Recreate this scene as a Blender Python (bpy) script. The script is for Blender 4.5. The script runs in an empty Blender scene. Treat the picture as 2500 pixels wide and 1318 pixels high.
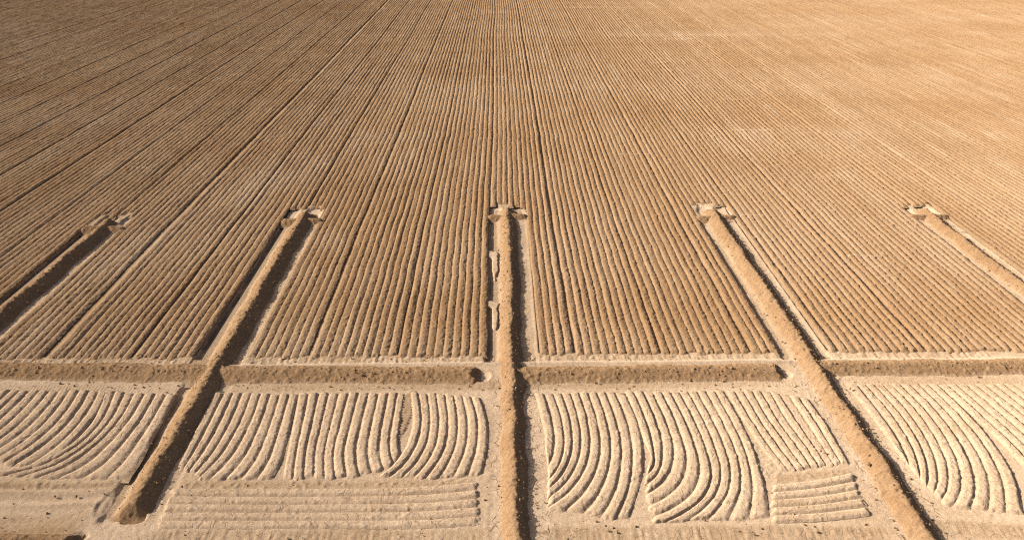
import bpy, math, random
import numpy as np
random.seed(4); RNG = np.random.default_rng(4)
sc = bpy.context.scene
COL = sc.collection

# ------------------------------------------------------------------ camera
W0, H0, F = 2500.0, 1318.0, 1900.0          # the photograph's pixels, focal length in them
VPX, VPY = 1216.0, -276.0                   # where the rows meet
CH = 37.5                                   # drone height in metres
PITCH = math.atan((H0/2 - VPY)/F)
YAW = math.atan((W0/2 - VPX)/F*math.cos(PITCH))
fw = np.array([math.sin(YAW)*math.cos(PITCH), math.cos(YAW)*math.cos(PITCH), -math.sin(PITCH)])
rt = np.array([math.cos(YAW), -math.sin(YAW), 0.0])
up = np.cross(rt, fw)
cd = bpy.data.cameras.new('camera'); cam = bpy.data.objects.new('camera', cd); COL.objects.link(cam)
cd.sensor_width = 36; cd.lens = 36*F/W0; cd.clip_end = 6000; cd.clip_start = 0.5
cam.location = (0, 0, CH)
cam.rotation_euler = (math.pi/2 - PITCH, 0, -YAW)
sc.camera = cam

def at(px, py):
    """ground point (z = 0) under a pixel of the photograph"""
    d = fw*F + rt*(px - W0/2) - up*(py - H0/2)
    k = -CH/d[2]
    return d[0]*k, d[1]*k

# ------------------------------------------------------------------ light
SUN_EL, SUN_AZ = math.radians(29), math.radians(6)      # from the left, a little from beyond
sd = bpy.data.lights.new('sun', 'SUN'); so = bpy.data.objects.new('sun', sd); COL.objects.link(so)
sd.energy = 5.0; sd.angle = math.radians(0.55); sd.color = (1.0, 0.92, 0.80)
from mathutils import Vector, noise as mnoise
sdir = Vector((-math.cos(SUN_EL)*math.cos(SUN_AZ), math.cos(SUN_EL)*math.sin(SUN_AZ), math.sin(SUN_EL)))
so.rotation_euler = sdir.to_track_quat('Z', 'Y').to_euler(); so.location = (-60, 40, 60)
wd = bpy.data.worlds.new("World"); sc.world = wd; wd.use_nodes = True
nt = wd.node_tree; bg = nt.nodes['Background']
sk = nt.nodes.new('ShaderNodeTexSky'); sk.sky_type = 'NISHITA'; sk.sun_disc = False
sk.sun_elevation = SUN_EL; sk.sun_rotation = math.radians(270) + SUN_AZ
sk.dust_density = 6.0; sk.air_density = .55; sk.ozone_density = .4
nt.links.new(sk.outputs[0], bg.inputs[0]); bg.inputs[1].default_value = 0.08
sc.view_settings.view_transform = 'Standard'; sc.view_settings.look = 'None'
sc.view_settings.gamma = 1; sc.view_settings.use_curve_mapping = False
sc.view_settings.exposure = 1.30
sc.cycles.use_denoising = False
sc.cycles.pixel_filter_type = 'BLACKMAN_HARRIS'; sc.cycles.filter_width = 1.2

# ------------------------------------------------------------------ noise in numpy
def _h(ix, iy, seed):
    n = (ix.astype(np.int64)*374761393 + iy.astype(np.int64)*668265263 + seed*1442695041) & 0xFFFFFFFF
    n = ((n ^ (n >> 13))*1274126177) & 0xFFFFFFFF
    n = n ^ (n >> 16)
    return (n & 0xFFFF).astype(np.float32)/32767.5 - 1.0
def vn(x, y, seed=0):
    x = np.asarray(x, np.float64); y = np.asarray(y, np.float64)
    ix = np.floor(x); iy = np.floor(y)
    fx = (x - ix).astype(np.float32); fy = (y - iy).astype(np.float32)
    fx = fx*fx*(3 - 2*fx); fy = fy*fy*(3 - 2*fy)
    a = _h(ix, iy, seed); b = _h(ix+1, iy, seed); c = _h(ix, iy+1, seed); d = _h(ix+1, iy+1, seed)
    return a + (b-a)*fx + (c-a)*fy + (a-b-c+d)*fx*fy
def fbm(x, y, o=3, seed=0):
    s = 0; a = 1.0; t = 0
    for k in range(o):
        s = s + a*vn(x*2**k + 17.3*k, y*2**k - 9.1*k, seed + k*7); t += a; a *= .5
    return s/t
def clods(x, y, s, seed=0):
    """lumps: positive bumps of size s on a calm surface"""
    n = vn(x/s, y/s, seed); m = vn(x/s*.93 + y/s*.4, y/s*.93 - x/s*.4, seed+3)
    return np.maximum(0, n*.6 + m*.6 - .12)**1.0
def sst(a, b, x):
    t = np.clip((x - a)/(b - a), 0, 1); return t*t*(3 - 2*t)

# ------------------------------------------------------------------ material
def soil(name, col_a, col_b, col_pale, bump=.5, fine=1.0):
    m = bpy.data.materials.new(name); m.use_nodes = True
    t = m.node_tree; t.nodes.clear(); N = t.nodes.new; L = t.links.new
    out = N('ShaderNodeOutputMaterial'); bs = N('ShaderNodeBsdfDiffuse'); bs.inputs['Roughness'].default_value = .6
    L(bs.outputs[0], out.inputs[0])
    g = N('ShaderNodeNewGeometry')
    def nz(scale, det, vec=None, rough=.6):
        n = N('ShaderNodeTexNoise'); n.inputs['Scale'].default_value = scale; n.inputs['Detail'].default_value = det
        n.inputs['Roughness'].default_value = rough
        L(vec if vec is not None else g.outputs['Position'], n.inputs['Vector']); return n.outputs['Fac']
    def ramp(fac, a, b):
        r = N('ShaderNodeMapRange'); r.inputs['From Min'].default_value = a; r.inputs['From Max'].default_value = b
        L(fac, r.inputs['Value']); return r.outputs['Result']
    def mix(f, a, b, mode='MIX'):
        x = N('ShaderNodeMix'); x.data_type = 'RGBA'; x.blend_type = mode
        if isinstance(f, float): x.inputs[0].default_value = f
        else: L(f, x.inputs[0])
        for s, v in ((6, a), (7, b)):
            if isinstance(v, tuple): x.inputs[s].default_value = (*v, 1)
            else: L(v, x.inputs[s])
        return x.outputs[2]
    mp = N('ShaderNodeMapping'); mp.inputs['Scale'].default_value = (1.0, .12, 1.0); L(g.outputs['Position'], mp.inputs[0])
    big = ramp(nz(.045, 3), .35, .65)
    streak = ramp(nz(1.3, 3, mp.outputs[0]), .36, .64)
    c = mix(big, col_a, col_b)
    c = mix(streak, c, mix(.5, c, col_b))
    mid = ramp(nz(1.6, 5), .45, .75)
    ap = N('ShaderNodeAttribute'); ap.attribute_name = 'pale'
    ac = N('ShaderNodeAttribute'); ac.attribute_name = 'crack'
    mm = N('ShaderNodeMath'); mm.operation = 'MULTIPLY_ADD'; L(mid, mm.inputs[0]); mm.inputs[1].default_value = .22; L(ap.outputs['Fac'], mm.inputs[2])
    mm.use_clamp = True
    c = mix(mm.outputs[0], c, col_pale)
    sp = ramp(nz(7.0, 4, rough=.75), .3, .7)
    c = mix(sp, mix(1.0, c, tuple(1 - fine*q for q in (.26, .29, .32)), 'MULTIPLY'), mix(1.0, c, tuple(1 + fine*.15 for q in range(3)), 'MULTIPLY'))
    md = ramp(nz(2.2, 4, rough=.6), .35, .7)
    c = mix(md, mix(1.0, c, (.88, .86, .84), 'MULTIPLY'), c)
    # drying cracks
    wv = N('ShaderNodeMix'); wv.data_type = 'VECTOR'; wv.inputs[0].default_value = .12
    nn = N('ShaderNodeTexNoise'); nn.inputs['Scale'].default_value = 1.2; nn.inputs['Detail'].default_value = 3
    L(g.outputs['Position'], nn.inputs['Vector'])
    L(g.outputs['Position'], wv.inputs[4]); 
    vs = N('ShaderNodeVectorMath'); vs.operation = 'MULTIPLY_ADD'; L(nn.outputs['Color'], vs.inputs[0]); vs.inputs[1].default_value = (.5, .5, 0); L(g.outputs['Position'], vs.inputs[2])
    fl = N('ShaderNodeVectorMath'); fl.operation = 'MULTIPLY'; fl.inputs[1].default_value = (1, 1, 0); L(vs.outputs[0], fl.inputs[0])
    vo = N('ShaderNodeTexVoronoi'); vo.feature = 'DISTANCE_TO_EDGE'; vo.inputs['Scale'].default_value = 1.25
    L(fl.outputs[0], vo.inputs['Vector'])
    ln = N('ShaderNodeMapRange'); ln.inputs['From Min'].default_value = 0.0; ln.inputs['From Max'].default_value = .05
    ln.inputs['To Min'].default_value = 1.0; ln.inputs['To Max'].default_value = 0.0; L(vo.outputs['Distance'], ln.inputs['Value'])
    brk = ramp(nz(.9, 2), .42, .58)
    m1 = N('ShaderNodeMath'); m1.operation = 'MULTIPLY'; L(ln.outputs[0], m1.inputs[0]); L(brk, m1.inputs[1])
    m2 = N('ShaderNodeMath'); m2.operation = 'MULTIPLY'; L(m1.outputs[0], m2.inputs[0]); L(ac.outputs['Fac'], m2.inputs[1])
    c = mix(m2.outputs[0], c, (.16, .10, .06))
    L(c, bs.inputs['Color'])
    bp = N('ShaderNodeBump'); bp.inputs['Strength'].default_value = bump; bp.inputs['Distance'].default_value = .11
    h = N('ShaderNodeMath'); h.operation = 'SUBTRACT'
    L(nz(9.0, 6, rough=.8), h.inputs[0]); L(m2.outputs[0], h.inputs[1])
    L(h.outputs[0], bp.inputs['Height']); L(bp.outputs[0], bs.inputs['Normal'])
    return m
FIELD = soil('field_soil', (.204, .123, .063), (.240, .152, .082), (.308, .226, .150), .6, .9)
PLOT = soil('headland_soil', (.248, .168, .098), (.288, .204, .126), (.400, .306, .216), .45, .8)
BANKM = soil('bank_soil', (.200, .124, .066), (.235, .152, .085), (.320, .235, .156), .6)

# ------------------------------------------------------------------ meshes
def mesh_obj(name, V, Q, mat, parent=None, pale=None, crack=None):
    me = bpy.data.meshes.new(name)
    V = np.ascontiguousarray(V, np.float32); Q = np.ascontiguousarray(Q, np.int32)
    k = Q.shape[1]
    me.vertices.add(len(V)); me.vertices.foreach_set('co', V.ravel())
    me.loops.add(Q.size); me.loops.foreach_set('vertex_index', Q.ravel())
    me.polygons.add(len(Q)); me.polygons.foreach_set('loop_start', np.arange(0, Q.size, k, dtype=np.int32))
    me.update(calc_edges=True)
    for nm, v in (('pale', pale), ('crack', crack)):
        a = me.attributes.new(nm, 'FLOAT', 'POINT')
        a.data.foreach_set('value', np.ascontiguousarray(np.broadcast_to(0 if v is None else v, (len(V),)), np.float32))
    me.polygons.foreach_set('use_smooth', np.ones(len(Q), bool))
    me.materials.append(mat)
    o = bpy.data.objects.new(name, me); COL.objects.link(o)
    if parent: o.parent = parent
    return o
def grid_faces(n, m):
    """n rows along, m across; counter-clockwise for x across / y along"""
    i = np.arange(n-1)[:, None]*m + np.arange(m-1)[None, :]
    return np.stack([i, i+1, i+1+m, i+m], -1).reshape(-1, 4)
def thing(o, label, cat, group=None):
    o['label'] = label; o['category'] = cat
    if group: o['group'] = group
    return o

# ------------------------------------------------------------------ layout
UX = CH/math.cos(PITCH)                     # metres per unit of u, u = (px-VPX)/(py-VPY)
BANKS = [  # name, u of the axis, half width, height, far end py, near end py
    ('leftmost', -1.158, 1.50, .70, 553, 1500),
    ('second from left', -.590, 1.55, .70, 538, 1262),
    ('middle', .023, 1.35, .66, 531, 1420),
    ('second from right', .652, 1.50, .62, 536, 1420),
    ('rightmost', 1.300, 1.40, .56, 537, 1500)]
def Yof(py): return at(VPX, py)[1]
BX = [b[1]*UX for b in BANKS]
YT = [Yof(b[4]) for b in BANKS]
YROW = Yof(871)                             # near ends of the long rows
ZL, ZR = -2.15, 1.9                        # bank zone, measured from the axis
PITCHM = .762
def row_edges():
    """ridge spans (x0, x1, gap) : ten to a tractor pass, a wider wheel furrow at each pass edge"""
    out = []; P = .189*UX
    x = -.600*UX - P*int(200/P)
    while x < 250:
        gap = (random.choice((.10, .20, .26)) if x > -5 else random.choice((.14, .20, .26))) if abs(x/UX + .978) > .06 else .45
        gap *= random.uniform(.75, 1.25)
        w = (P - gap)/10
        e = [x + gap + w*k + random.uniform(-.035, .035)*(0 < k < 10) for k in range(11)]
        for k in range(10): out.append((e[k] - (gap if k == 0 else 0), e[k+1], gap if k == 0 else 0))
        x += P
    return out
ROWS = row_edges()
ZLR = []
for b in BX:
    L_ = max(e[1] for e in ROWS if e[1] < b - 1.95); R_ = min(e[0] + e[2] for e in ROWS if e[0] > b + 1.80); ZLR.append((L_ - b, R_ - b))
# pits and scoops: px, py, rx, ry (m), depth, pale
PITS = []
for (dl, dr, b, x0, x1, y) in ((265, 322, 0, 0, 0, 537), (707, 764, 1, 0, 0, 521), (1203, 1265, 2, 0, 0, 514),
                      (1724, 1768, 3, 0, 0, 516), (2213, 2266, 4, 0, 0, 517)):
    for px in (dl, dr):
        x, Y = at(px, y); PITS.append((x, Y, random.uniform(1.0, 1.25), random.uniform(2.3, 2.9), random.uniform(.24, .32), random.uniform(.6, .9)))
for px, py, rx, ry, dp, pl in ((1178, 915, .7, .9, .22, .3), (1918, 911, .6, .7, .15, .3), (325, 1264, .8, .55, .30, 0), (352, 1238, .9, .5, .10, .5),
                           (196, 1306, .5, .4, .16, 0), (250, 1232, .4, 1.3, .10, 0), (560, 880, 1.0, .6, .12, .7), (650, 885, 1.2, .5, .10, .8)):
    x, Y = at(px, py); PITS.append((x, Y, rx, ry, dp, pl))
LOBES = [(1198, 619, .95, .9), (1209, 645, .35, 3.2), (1198, 741, .95, .7), (1209, 770, .32, 2.6)]
SHOULDER = [((380, 1294), (1185, 1294)), ((1335, 1286), (1870, 1284)), ((1870, 1284), (2170, 1290)), ((2260, 1268), (2520, 1280))]

def ground_h(x, y):
    z = -.035 + .03*fbm(x/3.5, y/3.5, 3, 11) + .016*fbm(x/.28, y/.28, 2, 5)
    pale = .35 + .35*fbm(x/5, y/2.5, 3, 31); crack = np.zeros_like(x)
    near = sst(YROW + .6, YROW - .3, y)
    pale = pale + .35*near
    under = sst(YROW + .5, YROW + 1.0, y)
    for b, (zl, zr) in zip(BX, ZLR): under = under*(1 - sst(zl - .1, zl + .05, x - b)*sst(zr + .1, zr - .1, x - b)*sst(YT[0] + 9, YT[0] + 7, y))
    z = z - .16*under
    z = z + near*(.025*clods(x, y, .22, 8))
    # borrow strips beside each bank
    for j, (nm, u, w, h, _, pn) in enumerate(BANKS):
        s = x - BX[j]
        along = sst(YT[j] - .4, YT[j] - 1.2, y)*sst(Yof(pn) - .6, Yof(pn) + .6, y)
        zl, zr = ZLR[j]; nr = np.where(y < YROW - 1, 1.0, 0.0)
        sw = s + .10*vn(y/.9, y*0 + j, 41) + .05*vn(y/.3, x/.3, 42)
        zone = sst(zl - .12 + nr*.45, zl + .16 + nr*.75, sw)*sst(zr + .1, zr - .4, sw)*along
        dep = np.where(s < 0, (.55, .55, .36, .26, .15)[j], .12)
        low = np.where(y < YROW - 1, .10, 1.0) if j != 1 else np.where(y < YROW - 1, .5, 1.0)
        z = z - zone*dep*low*(1 - .3*sst(.3, .8, vn(y/2.2, y*0 + j*3, 43)))
        sil = (.15 if j < 2 else 1)*np.exp(-((s + w + .35)/.45)**2) + .9*np.exp(-((s - w - .45)/.5)**2)  # left ditches of the first two banks: shade put in as less pale silt
        pale = pale + zone*(.55*sil)*(.55 + .45*vn(x*0 + j*9, y/4, 2))
        z = z + 0*x
        crack = crack + np.where((y < YROW) & (j in (2, 3)), zone*.9, 0)
        z = z - zone*.012*fbm(x/.5, y/.5, 2, 77)
    for (px, py, rx, ry) in LOBES:
        cx, cy = at(px, py); rr = ((x - cx)/rx)**2 + ((y - cy)/ry)**2
        k = sst(1.35, .75, rr + .35*vn(x/.4, y/.4, 4)); z = z*(1 - k) - .04*k; pale = pale + k*.10
    for (cx, cy, rx, ry, dp, pl) in PITS:
        dx = (x - cx)/rx; dy = (y - cy)/ry
        rr = dx*dx + dy*dy + .45*fbm(x/.7, y/.7, 3, 21)
        k = sst(1.25, .35, rr); z = z - k*dp + .025*np.exp(-((rr - 1.35)/.35)**2)*(dp > .25)
        pale = pale + k*pl
    # tyre-cleated strips on both sides of the cross bank
    ya, yb = Yof(884), Yof(871); yc, yd = Yof(951), Yof(929)
    cleat = np.abs(np.sin(math.pi*(x/.27 + .8*np.abs((y - yc)/(yd - yc) - .5)))) - .5
    pale = pale*(1 - .55*sst(yc - .1, yc + .3, y)*sst(yd + .8, yd - .2, y)*(.5 + .5*vn(x/9, y*0, 51) + .3*sst(-22, -18, x)))
    z = z + .045*cleat*(sst(yc - .1, yc + .3, y)*sst(yd + .2, yd - .2, y)*sst(.2, .5, .5 + fbm(x/6, y, 2, 3)))
    cl2 = vn(x/.26, y/1.3, 57) + .5*vn(x/.11, y/.5, 58)
    z = z + (.05*cl2 + .07*clods(x, y, .33, 44))*sst(ya - .2, ya + .3, y)*sst(yb + .6, yb, y)
    k = np.exp(-((y - (ya - .25))/.28)**2)*.16; pale = pale + k*3; z = z + k*(1 - .5*vn(x/3, y, 9))       # small windrow, its sunlit lip also painted paler
    pale = pale - .25*(sst(ya, ya + .3, y)*sst(yb + .5, yb, y))
    # shoulder in front: the ground steps down towards the camera with a rough face
    for (a, b) in SHOULDER:
        (x0, y0), (x1, y1) = at(*a), at(*b)
        yy = y0 + (y1 - y0)*np.clip((x - x0)/(x1 - x0), 0, 1) + .15*fbm(x/2, y*0, 3, 61)
        inx = sst(x0 - .6, x0 + .6, x)*sst(x1 + .6, x1 - .6, x)
        z = z - inx*.11*sst(yy + .2, yy - 1.8, y)*sst(yy - 3.4, yy - 2.2, y)
        z = z + inx*.03*np.exp(-((y - yy - .1)/.3)**2)
        fr = inx*sst(yy + .2, yy - .2, y)
        z = z + fr*.03*vn(x/.2, y/1.1, 3)*sst(yy - 1.6, yy - .6, y)
        pale = pale - .35*fr*sst(yy - 2.0, yy - .9, y); crack = crack + fr*.5  # brownish face; shade of its slope also put into the colour
    # bottom left: graded ground with shallow blade marks
    bx, by = at(270, 1180)
    bl = sst(bx + .5, bx - .8, x)*sst(by + .4, by - .4, y)
    z = z + bl*.085*np.sin(y*6.2 + 2.2*fbm(x/7, y/1.5, 2, 71))*sst(Yof(1232), Yof(1215), y) ; pale = pale + bl*(.30*fbm(x/7, y/.5, 3, 72) - .12 - .45*sst(Yof(1235), Yof(1262), y + .5*fbm(x/2.5, y/1.2, 2, 74)))
    z = z + bl*.05*fbm(x/4, y/.7, 3, 73)
    # crumbled band where the curved ridges end
    for (a, b, wd) in (((440, 1184), (1150, 1180), .45), ((1890, 1168), (2075, 1150), .45), ((-60, 1180), (270, 1184), .5)):
        (x0, y0), (x1, y1) = at(*a), at(*b); yy = y0 + (y1 - y0)*(x - x0)/(x1 - x0)
        k = np.exp(-((y - yy)/wd)**2)*sst(x0 - .3, x0 + .3, x)*sst(x1 + .3, x1 - .3, x)
        z = z + k*(.05 + .10*clods(x, y, .24, 17)); pale = pale*(1 - .7*k)
    # patch of tyre cleats between two groups of curved ridges
    tx, ty = at(982, 1010); k = sst(1.2, .8, ((x - tx - .12*(y - ty) - .1)/.62)**2 + ((y - ty)/3.2)**4)
    z = z + k*(.05 + .06*clods(x, y, .25, 5) + .09*(np.abs(np.sin(math.pi*(y/.34 + .6*np.abs(x - tx)))) - .5)); pale = pale*(1 - .8*k)
    tx, ty = at(1735, 1120); k = sst(1.3, .5, ((x - at(1875, 1130)[0])/1.0)**2 + ((y - at(1875, 1130)[1])/2.2)**2); z = z + k*.05*clods(x, y, .2, 7)*2
    return z, np.clip(pale, 0, 1), np.clip(crack, 0, 1)

def build_ground():
    xs = []
    x = -70.0
    while x < 70:
        xs.append(x)
        inz = abs(x) < 44 or any(abs(x - b) < 4.2 for b in BX)
        x += .085 if inz else .5
    xs = np.array([-3000, -1200, -500, -200, -120, -90] + xs + [70, 90, 120, 200, 500, 1200, 3000])
    y = 24.0; ys = [-300, -60, -10, 5, 15]
    while y < 128:
        ys.append(y)
        y += .16 if y < 33 else .085 if y < YROW + 2 else .16
    ys += [128, 140, 170, 220, 300, 420, 560, 800, 1200, 2000, 4000]
    ys = np.array(ys)
    X, Y = np.meshgrid(xs, ys)
    Z, P, C = ground_h(X, Y)
    far = (np.abs(X) > 70) | (Y > 128) | (Y < 24)
    Z[far] = -.25
    V = np.stack([X, Y, Z], -1).reshape(-1, 3)
    o = mesh_obj('ground', V, grid_faces(len(ys), len(xs)), PLOT, pale=P.ravel(), crack=C.ravel())
    o['kind'] = 'structure'
    return o
build_ground()

# ------------------------------------------------------------------ long rows of the ploughed field
SCUFFS = [(55, 102, 40), (1030/2, 42/2, 30), (480, 85, 30), (715, 128, 40), (578, 184, 38), (718, 198, 46), (425, 218, 34), (410, 303, 34), (590, 202, 60),
          (90, 346, 50), (342, 410, 30), (540, 440, 24), (810, 357, 40), (795, 402, 26), (700, 350, 24), (1205, 190, 60), (1205, 32, 60), (1240, 64, 40), (1320, 48, 60), (1420, 20, 60),
          (1170, 468, 60), (1300, 447, 60), (1510, 48, 16), (1940, 98, 34), (1950, 88, 20), (1660, 97, 70), (2320, 104, 56), (1545, 378, 60), (1840, 320, 80), (1850, 528, 60), (2110, 628, 60),
          (1190, 340, 40), (1060, 115, 70), (640, 120, 70), (1300, 152, 60), (1610, 155, 40), (2140, 16, 20), (2400, 40, 30), (2370, 80, 60), (1800, 245, 60)]
SC = []
for (px, py, ln) in SCUFFS:
    cx, cy = at(px, py); hx = (at(px + ln/2, py)[0] - at(px - ln/2, py)[0])/2; SC.append((cx, cy, hx, cy*cy/60000))

def ysteps(y0, y1):
    out = [y0]; y = y0
    while y < y1:
        y += min(1.6, max(.095, y*y/29000*.72)); out.append(min(y, y1))
    return np.array(out)

ROWNA = 12
def row_arrays(x0, x1, gap, seed, y0, last=False):
    m = ROWNA if gap == 0 else ROWNA + 3
    ys = ysteps(y0, 470.0)
    w = x1 - x0 - gap
    f = np.linspace(-.5, .5, ROWNA)
    fx = x0 + gap + (f + .5)*w
    if gap: fx = np.concatenate([[x0, x0 + gap*.35, x0 + gap*.7], fx])
    ff = np.concatenate([[-.5, -.5, -.5], f]) if gap else f
    X = np.broadcast_to(fx, (len(ys), m)).copy(); Yg = np.broadcast_to(ys[:, None], X.shape).copy()
    Fr = np.broadcast_to(ff, X.shape)
    r = random.Random(seed)
    hh = r.uniform(.100, .150)*(1.25 if last else 1); pw = r.uniform(.45, .75)
    # patches where the ridge is low, broken or silted
    amp = 1 + .22*vn(ys/7.0, ys*0 + seed*1.7, 3) + .16*vn(ys/1.7, ys*0 + seed*2.3, 6) + .18*fbm(np.full_like(ys, (x0+x1)/2)/9, ys/26, 2, 55)
    amp = np.maximum(.25, amp)[:, None]
    skew = .05*vn(ys/3.0, ys*0 + seed*3.1, 8)[:, None]
    G = np.clip(Fr + skew*(1 - 4*Fr*Fr), -.5, .5)
    lee = np.clip((.5 - G)/(.5 - .02), 0, 1)                 # long crumbled lee slope
    prof = np.minimum(sst(-.54, -.22, G), np.minimum(1, 1.12*lee)**.9)
    Z = hh*amp*prof
    edge = 1 - (2*np.abs(Fr))**6
    fade = np.clip(1.0/(1 + (ys/260.0)**3), .5, 1)[:, None]
    shoulder = .55 + .9*sst(.05, .4, Fr)                      # the lee side is crumbly
    Z = Z + edge*fade*(.10*clods(X, Yg, .21, 3)*shoulder + .07*clods(X, Yg, .42, 13)*shoulder + .016*fbm(X/.12, Yg/.12, 2, 90))
    Z = Z + .012*vn(X/.9, Yg/.9, 14)
    far = sst(60, 220, ys)[:, None]
    grit = _h(np.broadcast_to(np.arange(m)[None, :], X.shape), np.broadcast_to(np.arange(len(ys))[:, None], X.shape), seed)
    Z = Z + edge*grit*(.011 + .034*far)*(.7 + .8*sst(-.1, .3, Fr))
    X = X + edge*(.05*vn(Yg/2.4, Yg*0 + seed*5.3, 4) + .022*vn(Yg/.45, X/.3, 5))
    # share the furrow line with the neighbour but let it wander
    X = X + .045*vn(Yg/3.1, Yg*0 + np.round(X/.4)*0, 19)
    X = X + .24*vn(X/14, Yg/45, 29)
    # rut lumps in wheel furrows
    if gap: Z[:, :3] = -.085 + .03*clods(X[:, :3], Yg[:, :3], .3, 71)
    P = .16 + .26*fbm(X/50, Yg/16, 3, 91) + r.uniform(-.1, .12) + .26*fbm(X/7, Yg/30, 3, 33)*np.clip(90/Yg, .35, 1) + .12*vn(X/.5, Yg/9, 34)
    P = P + .28*sst(.5, .8, vn(X/.9, Yg/9, 35))*sst(75, 130, Yg)
    P = P + .30*sst(YROW + 9, YROW, Yg) + .35*sst(.35, .75, fbm(X/5 + 40, Yg/14, 2, 36))*np.clip(90/Yg, .2, 1)
    for (cx, cy, hx, wy) in SC:
        if abs((x0+x1)/2 - cx) < hx + .4:
            wy = max(.16, wy)
            k = np.exp(-((Yg - cy - .3*vn(X/2, X*0, 5))/wy)**2)
            Z = Z + k*.17*(1 - .75*prof)*edge + k*.05*vn(X/.3, Yg*0, 8)*edge
            P = P + .5*k
    # ragged near end that runs out on the ground
    ye = y0 + .25*vn(np.array([seed*1.37]), np.array([0.]), 2)[0]
    end = sst(ye, ye + .55, Yg + .15*vn(X/.25, Yg/.25, 2))
    Z = Z*end - .10*(1 - end)
    return np.stack([X, Yg, Z], -1).reshape(-1, 3), grid_faces(len(ys), m), np.clip(P, 0, 1).ravel()

def bank_zone(xm, half):
    for j, b in enumerate(BX):
        if b + ZLR[j][0] < xm < b + ZLR[j][1]: return j
    return None
NUM = ['zeroth', 'first', 'second', 'third', 'fourth', 'fifth', 'sixth', 'seventh', 'eighth', 'ninth', 'tenth', 'eleventh', 'twelfth', 'thirteenth', 'fourteenth',
       'fifteenth', 'sixteenth', 'seventeenth', 'eighteenth', 'nineteenth', 'twentieth', 'twenty-first', 'twenty-second', 'twenty-third', 'twenty-fourth', 'twenty-fifth']
BNAME = ['leftmost long bank', 'second long bank', 'middle long bank', 'fourth long bank', 'rightmost long bank']

def build_rows():
    rows = ROWS
    todo = []
    for i, (a, b, g) in enumerate(rows):
        xm = (a + b)/2
        if abs(xm) > 236: continue
        j = bank_zone(xm, (b-a)/2)
        y0 = YROW if j is None else Yof(BANKS[j][4] - 31) + random.uniform(-1.5, .8)
        # only what the camera (or one a few steps away) can see
        yv = (abs(xm) - 12 - CH*math.sin(PITCH)*.66)/(.66*math.cos(PITCH))
        clipped = yv > y0
        if clipped: y0 = yv
        if y0 > 380: continue
        todo.append((i, a, b, g, j, y0, xm))
    lo = min(BX) - 20.5; hi = max(BX) + 16.5
    Vs, Qs, Ps, off = [], [], [], 0
    # ordinals: distance in rows from the nearest bank
    main = [t for t in todo if lo < t[6] < hi]
    cnt = {}
    label = {}
    for t in main:
        if t[4] is not None:
            same = [q for q in main if q[4] == t[4]]; k = same.index(t) + 1
            label[t[0]] = f"furrow ridge starting behind the {BNAME[t[4]]}, {NUM[k]} from the left"
        else:
            dist = [(abs(t[6] - b), n) for n, b in enumerate(BX)]; d, n = min(dist)
            side = 'right' if t[6] > BX[n] else 'left'
            grp = sorted([q for q in main if q[4] is None and min((abs(q[6] - b), m) for m, b in enumerate(BX))[1] == n and (q[6] > BX[n]) == (side == 'right')], key=lambda q: abs(q[6] - BX[n]))
            k = grp.index(t) + 1
            if k > 25: k = None
            label[t[0]] = None if k is None else f"long straight furrow ridge, {NUM[k]} to the {side} of the {BNAME[n]}"
    for t in todo:
        i, a, b, g, j, y0, xm = t
        V, Q, P = row_arrays(a, b, g, i, y0, i + 1 < len(rows) and rows[i + 1][2] > 0)
        lb = label.get(i)
        if lb:
            o = mesh_obj('furrow_ridge', V, Q, FIELD, pale=P)
            thing(o, lb, 'soil ridge', 'straight furrow ridges of the ploughed field')
        else:
            Vs.append(V); Qs.append(Q + off); Ps.append(P); off += len(V)
    o = mesh_obj('far_furrows', np.concatenate(Vs), np.concatenate(Qs), FIELD, pale=np.concatenate(Ps))
    o['kind'] = 'stuff'; o['label'] = 'countless thin furrow ridges of the outer field running to the top edge'; o['category'] = 'furrows'
build_rows()

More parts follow.
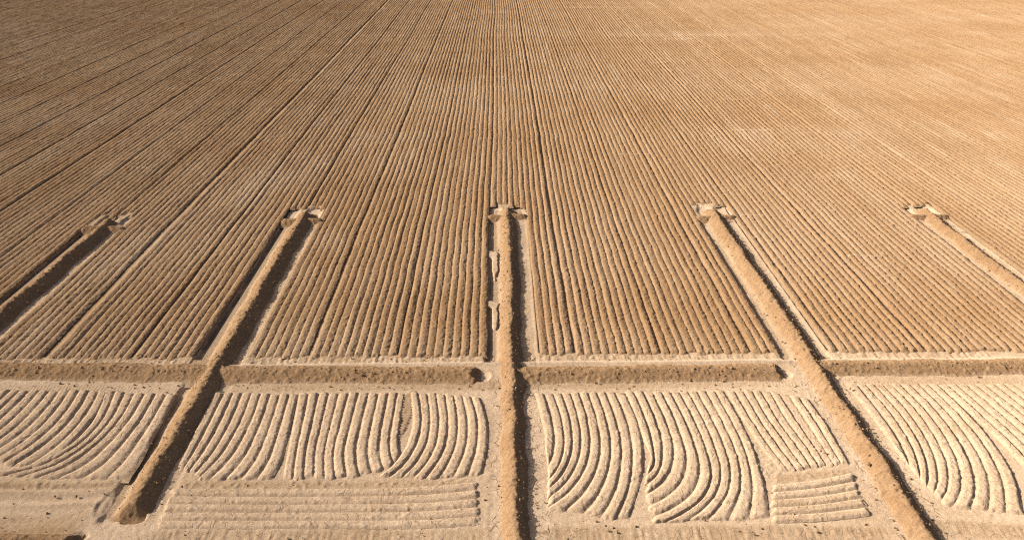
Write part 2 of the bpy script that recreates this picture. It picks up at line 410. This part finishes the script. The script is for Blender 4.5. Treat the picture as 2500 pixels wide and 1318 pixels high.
# ------------------------------------------------------------------ banks
def bank_mesh(p0, p1, w, h, t0, t1, seed, rough=1.5, step=.085, wide=1.3, base=-.28, wob=.08, soft=False):
    p0 = np.array(p0); p1 = np.array(p1); L = np.linalg.norm(p1 - p0); d = (p1 - p0)/L; n = np.array([d[1], -d[0]])   # n to the right of travel
    ns = int(L/step) + 2; na = int(2*w*wide/step) + 2
    s = np.linspace(0, L, ns)[:, None]; a = np.linspace(-w*wide, w*wide, na)[None, :]
    S = np.broadcast_to(s, (ns, na)); A = np.broadcast_to(a, (ns, na))
    X = p0[0] + d[0]*S + n[0]*A; Y = p0[1] + d[1]*S + n[1]*A
    Aw = A + wob*vn(S/2.6, S*0 + seed, 1) + .05*vn(S/.6, S*0 + seed, 2)
    ww = w*(1 + .06*vn(S/4, S*0 + seed, 7))
    t = np.clip(np.abs(Aw)/ww, 0, 1)
    prof = (.5 + .5*np.cos(math.pi*t))
    rr = np.clip(1 - np.maximum(np.sqrt(Aw*Aw + .012) - .11, 0)/(ww*.92), 0, 1)      # straight, steeper lee face
    prof = np.where(Aw > 0, np.clip(1 - np.maximum(np.sqrt(Aw*Aw + .04) - .2, 0)/ww, 0, 1)**1.2 if soft else np.clip(1 - np.maximum(np.sqrt(Aw*Aw + .012) - .11, 0)/(ww*.80), 0, 1), (.5 + .5*np.cos(math.pi*np.clip(t/1.15, 0, 1)))**.95)
    endt = np.ones_like(S)
    if t0 > 0: endt = endt*sst(0, t0, S + .15*vn(A/.4, S*0, 3))
    if t1 > 0: endt = endt*sst(L, L - t1, S - .15*vn(A/.4, S*0, 4))
    Z = (h*(1 + .09*vn(S/2.3, S*0 + seed, 5) + .05*vn(S/.7, S*0 + seed, 15)) - base)*prof*endt + base - .04
    on = np.clip(prof*endt*3, 0, 1)
    Z = Z + on*rough*(.09*clods(X, Y, .21, seed) + .08*clods(X, Y, .4, seed + 5) + .012*_h(np.round(X*400), np.round(Y*400), 4) + .025*fbm(X/.13, Y/.13, 2, seed + 9))
    V = np.stack([X, Y, Z], -1).reshape(-1, 3)
    P = .05 + .85*sst(.55, 1.0, t) + .18*fbm(X/.8, Y/1.6, 2, 5) - .05
    return V, grid_faces(ns, na)[:, ::-1] if False else grid_faces(ns, na), np.clip(P, 0, 1).ravel()
BLAB = ['long earth bank in the dark left field, only its far end in view',
        'long earth bank with the widest shadow, ending in a hollow at the front left',
        'long earth bank down the middle of the picture, crossing the cross bank',
        'long sunlit earth bank running to the lower right corner',
        'long pale earth bank at the right edge, with no dark shadow side']
for j, (nm, u, w, h, pf, pn) in enumerate(BANKS):
    x = BX[j]; yT = YT[j]; yN = Yof(pn)
    V, Q, P = bank_mesh((x, yN), (x, yT + 3.2), w, h, 1.2 if j == 1 else 0, 1.6, 40 + j, wob=.15)
    o = mesh_obj('earth_bank', V, Q, BANKM, pale=P)
    thing(o, BLAB[j], 'earth bank', 'long banks between the field strips')
    for k, (xa, xb) in enumerate(((x - 3.3, x - .4), (x + .4, x + 3.2))):
        V, Q, P = bank_mesh((xa, yT + .1*k), (xb, yT), 1.0 + .15*math.sin(j*3 + k), .38 + .05*math.cos(j*5 + k*2), 1.1 if k == 0 else 0, 1.1 if k else 0, 60 + j*2 + k, 1.3, soft=True, base=-.3, wob=.12)
        mesh_obj('end_wing', V, Q, BANKM, parent=o, pale=np.clip(P*.3, 0, 1))
XB = [((-140, 904), (508, 909), 'brown cross bank at the left edge, meeting the second long bank'),
      ((500, 911), (1172, 915), 'brown cross bank that stops short of the middle long bank, dark hollow at its end'),
      ((1236, 914), (1912, 907), 'cross bank starting at the middle long bank and stopping short of the next'),
      ((1972, 899), (2640, 892), 'cross bank running off the right edge from the lower right long bank')]
for k, (a, b, lb) in enumerate(XB):
    V, Q, P = bank_mesh(at(*a), at(*b), 1.62 if k < 3 else 1.5, .45, 0, .7 if k in (1, 2) else 0, 80 + k, 1.2, base=-.1, wob=.12, soft=True)
    o = mesh_obj('cross_bank', V, Q, BANKM, pale=np.clip(P - .12, 0, 1))
    thing(o, lb, 'earth bank', 'cross banks along the row ends')
V, Q, P = bank_mesh(at(-140, 1322), at(188, 1326), 1.0, .55, 0, .6, 95, 1.2, base=-.1)
thing(mesh_obj('cross_bank', V, Q, BANKM, pale=P), 'low brown bank cut off by the bottom left corner, beside a dark hollow', 'earth bank')

# ------------------------------------------------------------------ curved headland ridges
def cum(P):
    d = np.concatenate([[0], np.cumsum(np.linalg.norm(np.diff(P, axis=0), axis=1))]); return d
def smooth_curve(pts, n=60):
    P = np.array([at(*p) for p in pts]); d = cum(P); t = d/d[-1]
    q = np.linspace(0, 1, n)
    out = np.empty((n, 2))
    for c in range(2):                                   # Catmull-Rom through the points
        v = P[:, c]; m = np.gradient(v, t)
        k = np.clip(np.searchsorted(t, q, side='right') - 1, 0, len(t) - 2)
        h = t[k+1] - t[k]; s = (q - t[k])/h
        out[:, c] = (2*s**3-3*s**2+1)*v[k] + (s**3-2*s**2+s)*h*m[k] + (-2*s**3+3*s**2)*v[k+1] + (s**3-s**2)*h*m[k+1]
    return out
def family(keys, n, lab, height=.120, group='', flat=()):
    """keys: [(index, pixel curve)] of ridge crests; n ridges, indices 0..n-1"""
    K = [k for k, _ in keys]; C = [smooth_curve(c) for _, c in keys]
    def P(kk):                                           # curve at fractional index
        out = np.empty_like(C[0])
        j = int(np.clip(np.searchsorted(K, kk, side='right') - 1, 0, len(K) - 2))
        f = (kk - K[j])/(K[j+1] - K[j]); return C[j]*(1 - f) + C[j+1]*f
    for i in range(n):
        m = 13
        ks = np.linspace(i - .5, i + .5, m)
        cs = np.array([P(k) for k in ks])                # m, 60, 2
        L = cum(cs[m//2])[-1]; ns = int(L/.085) + 4
        q = np.linspace(0, 59, ns); k = np.clip(q.astype(int), 0, 58); f = (q - k)[None, :, None]
        G = cs[:, k]*(1 - f) + cs[:, k+1]*f              # m, ns, 2
        G = G.transpose(1, 0, 2)                         # ns, m, 2
        X = G[..., 0].copy(); Y = G[..., 1].copy()
        Fr = np.broadcast_to(np.linspace(-.5, .5, m)[None, :], X.shape)
        S = np.broadcast_to((q/59*L)[:, None], X.shape)
        seed = hash((lab, i)) % 1000 if False else (sum(map(ord, lab)) + i*13) % 1000
        r = random.Random(seed)
        wid = np.hypot(G[:, -1, 0] - G[:, 0, 0], G[:, -1, 1] - G[:, 0, 1])[:, None]
        hh = height*r.uniform(.88, 1.12)*np.clip(wid/.7, .35, 1.2)
        if i in flat: hh = hh*.35
        pw = r.uniform(.5, .8)
        amp = np.maximum(.2, 1 + .18*vn(S/3.0, S*0 + seed, 3) + .12*vn(S/.9, S*0 + seed, 4))
        prof = np.minimum(sst(-.54, -.2, Fr)*sst(-.54, -.2, -Fr)**.8, 1.0)*(.86 + .14*np.cos(math.pi*Fr))
        edge = 1 - (2*np.abs(Fr))**6
        Z = hh*amp*prof + edge*(.07*clods(X, Y, .2, 3)*(.4 + 1.0*sst(.1, .42, np.abs(Fr))) + .03*clods(X, Y, .38, 9) + .012*fbm(X/.12, Y/.12, 2, 90) + .008*_h(np.round(X*400), np.round(Y*400), 4))
        # scattered breaks and lumps
        br = sst(.62, .8, vn(S/.8, S*0 + seed, 12)); Z = Z - edge*br*.06*np.abs(vn(X/.25, Y/.25, 3))
        X = X + edge*.03*vn(S/.7, S*0 + seed, 21); Y = Y + edge*.03*vn(S/.7, S*0 + seed, 22)
        e0 = .18*vn(np.array([seed*.7]), np.array([1.]), 3)[0]; e1 = .3*vn(np.array([seed*.9]), np.array([4.]), 3)[0]
        rag = .12*vn(X/.22, Y/.22, 6)
        end = sst(.05 + e0*.5, .45 + e0*.5, S + rag)*sst(L - .0 - abs(e1), L - .5 - abs(e1), S + rag)
        Z = Z*end - .09*(1 - end)
        top = sst(Yof(985), Yof(950), Y)
        Pl = .62 + .25*fbm(X/4, Y/2, 3, 37) - .35*top*(.6 + .5*vn(X/1.5, X*0, 8)) + .1*prof
        V = np.stack([X, Y, Z], -1).reshape(-1, 3)
        o = mesh_obj('curved_ridge' if 'level' not in lab else 'level_ridge', V, grid_faces(ns, m), PLOT, pale=np.clip(Pl, 0, 1).ravel(), crack=np.broadcast_to(.55*edge, X.shape).ravel())
        thing(o, lab.format(NUM[i + 1]), 'soil ridge', group)

family([(0, [(-30, 949), (-85, 1000), (-160, 1065)]), (4, [(65, 949), (10, 1003), (-50, 1053), (-130, 1100)]), (11, [(232, 949), (205, 1000), (165, 1050), (102, 1103), (32, 1148)]), (12, [(255, 951), (229, 1001), (190, 1053), (134, 1106), (62, 1152)])], 13,
       'slanting ridge at the left edge under the brown cross bank, {} from the left', group='ridges in the leftmost headland plot')
family([(0, [(272, 951), (228, 1040), (180, 1087), (110, 1127), (-20, 1163)]), (3, [(344, 955), (298, 1030), (248, 1085), (180, 1138), (100, 1172)]), (6, [(422, 959), (390, 1018), (350, 1085), (318, 1135), (282, 1176)])], 7,
       'sweeping ridge left of the bank with the widest shadow, {} right of the dark track', group='ridges in the leftmost headland plot')
family([(0, [(538, 955), (501, 1029), (468, 1092), (436, 1150)]), (4, [(628, 955), (590, 1049), (545, 1120), (482, 1180)]), (8, [(720, 957), (706, 1009), (688, 1074), (668, 1134), (640, 1178)])], 9,
       'leaning ridge right of the bank with the widest shadow, {} ridge from its shadow', group='ridges in the plot left of the middle bank')
family([(0, [(743, 955), (727, 1035), (712, 1109), (702, 1176)]), (5, [(865, 955), (843, 1035), (826, 1109), (832, 1176)]), (9, [(962, 955), (948, 1029), (940, 1084), (944, 1120), (956, 1150)]), (10, [(981, 956), (969, 1029), (962, 1075), (964, 1102), (972, 1125)])], 11,
       'nearly straight headland ridge ahead of the patch of tyre marks, {} from the left', group='ridges in the plot left of the middle bank', flat=())
family([(0, [(1011, 955), (1016, 1045), (998, 1099), (968, 1139), (928, 1170)]), (4, [(1096, 958), (1105, 1029), (1100, 1084), (1075, 1139), (1048, 1176)]), (7, [(1160, 966), (1178, 1029), (1177, 1089), (1158, 1166)])], 8,
       'hooked ridge left of the middle bank, {} right of the patch of tyre marks', group='ridges in the plot left of the middle bank')
family([(0, [(412, 1201), (800, 1202), (1050, 1196), (1180, 1184)]), (4, [(380, 1280), (800, 1280), (1050, 1278), (1180, 1270)])], 5,
       'level ridge along the front left of the middle bank, {} from the curved ridges', height=.12, group='level ridges left of the middle bank')
family([(0, [(1316, 956), (1335, 1029), (1341, 1080), (1333, 1125)]), (1, [(1338, 956), (1362, 1029), (1367, 1099), (1354, 1140), (1334, 1167)]), (4.6, [(1415, 954), (1437, 1029), (1442, 1099), (1420, 1165), (1380, 1212), (1330, 1246)]),
        (8, [(1488, 954), (1514, 1019), (1530, 1089), (1528, 1159), (1512, 1222), (1484, 1274)]), (9, [(1511, 954), (1541, 1019), (1556, 1085), (1556, 1150), (1541, 1212), (1516, 1272)])], 10,
       'bow-shaped ridge just right of the middle bank, {} from its shadow', group='ridges in the plot right of the middle bank')
family([(0, [(1534, 951), (1566, 1029), (1584, 1090), (1592, 1128), (1575, 1156)]), (2.5, [(1590, 952), (1628, 1035), (1645, 1105), (1634, 1155), (1600, 1193), (1562, 1214)]),
        (5, [(1645, 952), (1688, 1035), (1716, 1109), (1725, 1159), (1704, 1215), (1655, 1252), (1590, 1278)]), (10, [(1752, 949), (1798, 1029), (1834, 1109), (1852, 1184), (1854, 1274)])], 11,
       'bow-shaped ridge in the second bend right of the middle bank, {} from the inside', group='ridges in the plot right of the middle bank')
family([(0, [(1778, 948), (1826, 1029), (1870, 1094), (1922, 1156)]), (4, [(1866, 950), (1912, 1029), (1960, 1094), (1997, 1150)]), (8, [(1956, 966), (2005, 1034), (2045, 1100), (2068, 1140)])], 9,
       'slanting ridge left of the bank to the lower right corner, {} from the bow-shaped ridges', group='ridges in the plot right of the middle bank', flat=(6,))
family([(0, [(1880, 1193), (2000, 1180), (2092, 1162)]), (4, [(1876, 1268), (2000, 1262), (2132, 1247)])], 5,
       'level ridge left of the bank to the lower right corner, {} from the slanting ridges', height=.12, group='level ridges right of the middle bank')
family([(0, [(2074, 934), (2130, 1003), (2180, 1075), (2210, 1130)]), (1, [(2098, 934), (2160, 1005), (2212, 1084), (2236, 1150), (2238, 1170)]), (5, [(2182, 934), (2250, 1004), (2304, 1084), (2328, 1150), (2325, 1200), (2300, 1240)]),
        (9, [(2272, 934), (2350, 1009), (2414, 1084), (2458, 1159), (2480, 1262)])], 10,
       'curved ridge right of the bank to the lower right corner, {} from its shadow', group='ridges in the rightmost headland plot')
family([(0, [(2296, 935), (2385, 1015), (2450, 1075), (2520, 1150)]), (9, [(2500, 934), (2580, 988), (2650, 1040)])], 10,
       'slanting ridge at the right edge under the cross bank, {} beyond the curved ridges', group='ridges in the rightmost headland plot')

# ------------------------------------------------------------------ loose clods
def clod_mesh(pts, name, label, mat):
    ico = bpy.data.meshes.new('t'); import bmesh
    bm = bmesh.new(); bmesh.ops.create_icosphere(bm, subdivisions=1, radius=1); bm.verts.ensure_lookup_table()
    V0 = np.array([v.co[:] for v in bm.verts]); T0 = np.array([[v.index for v in f.verts] for f in bm.faces]); bm.free()
    bpy.data.meshes.remove(ico)
    n = len(pts); pts = np.array(pts); k = len(V0)
    V = V0[None]*(1 + RNG.uniform(-.3, .3, (n, k, 1)))*pts[:, None, 3:4]*RNG.uniform(.7, 1.3, (n, 1, 3))
    V = V + pts[:, None, :3]
    T = T0[None] + (np.arange(n)*k)[:, None, None]
    o = mesh_obj(name, V.reshape(-1, 3), T.reshape(-1, 3), mat, pale=.1)
    o.data.polygons.foreach_set('use_smooth', np.zeros(len(o.data.polygons), bool))
    o['kind'] = 'stuff'; o['label'] = label; o['category'] = 'clods'
pts = []
def sprinkle_bank(p0, p1, w, h, dens, lo, hi, base=-.1):
    p0 = np.array(p0); p1 = np.array(p1); L = np.linalg.norm(p1 - p0); d = (p1 - p0)/L; n = np.array([d[1], -d[0]])
    for _ in range(int(L*dens)):
        s = random.uniform(.4, L - .6); a = random.gauss(0, .6)*w
        if abs(a) > w*1.25: continue
        p = p0 + d*s + n*a
        z = (h - base)*(.5 + .5*math.cos(math.pi*min(1, abs(a)/w)))+ base
        r = lo + (hi - lo)*random.random()**4
        pts.append((p[0], p[1], max(z, -.03) + r*.35, r))
for k, (a, b, lb) in enumerate(XB): sprinkle_bank(at(*a), at(*b), 1.4, .42, 8, .03, .12)
for j, b in enumerate(BANKS): sprinkle_bank((BX[j], max(Yof(b[5]), 30)), (BX[j], YT[j]), b[2], b[3], 5, .03, .10)
for (px, py, r) in ((1833, 905, .2), (1838, 911, .16), (1444, 917, .14), (884, 922, .14), (2002, 1107, .15), (2118, 1140, .16), (2074, 955, .14), (2150, 1117, .13), (1878, 903, .15), (2147, 1142, .17)):
    x, y = at(px, py); z = .3
    pts.append((x, y, z, r))
for _ in range(900):                         # crumbs along the plot margins and the front strip
    q = random.random()
    if q < .4: x, y = at(random.uniform(-20, 2520), random.uniform(1180, 1320))
    elif q < .7: x, y = at(random.uniform(-20, 2520), random.gauss(942, 8))
    else: x, y = at(random.uniform(-20, 2520), random.gauss(878, 4))
    r = .025 + .07*random.random()**4; pts.append((x, y, r*.3, r))
clod_mesh(pts, 'soil_clods', 'loose brown clods scattered over the earth banks and plot margins', BANKM)
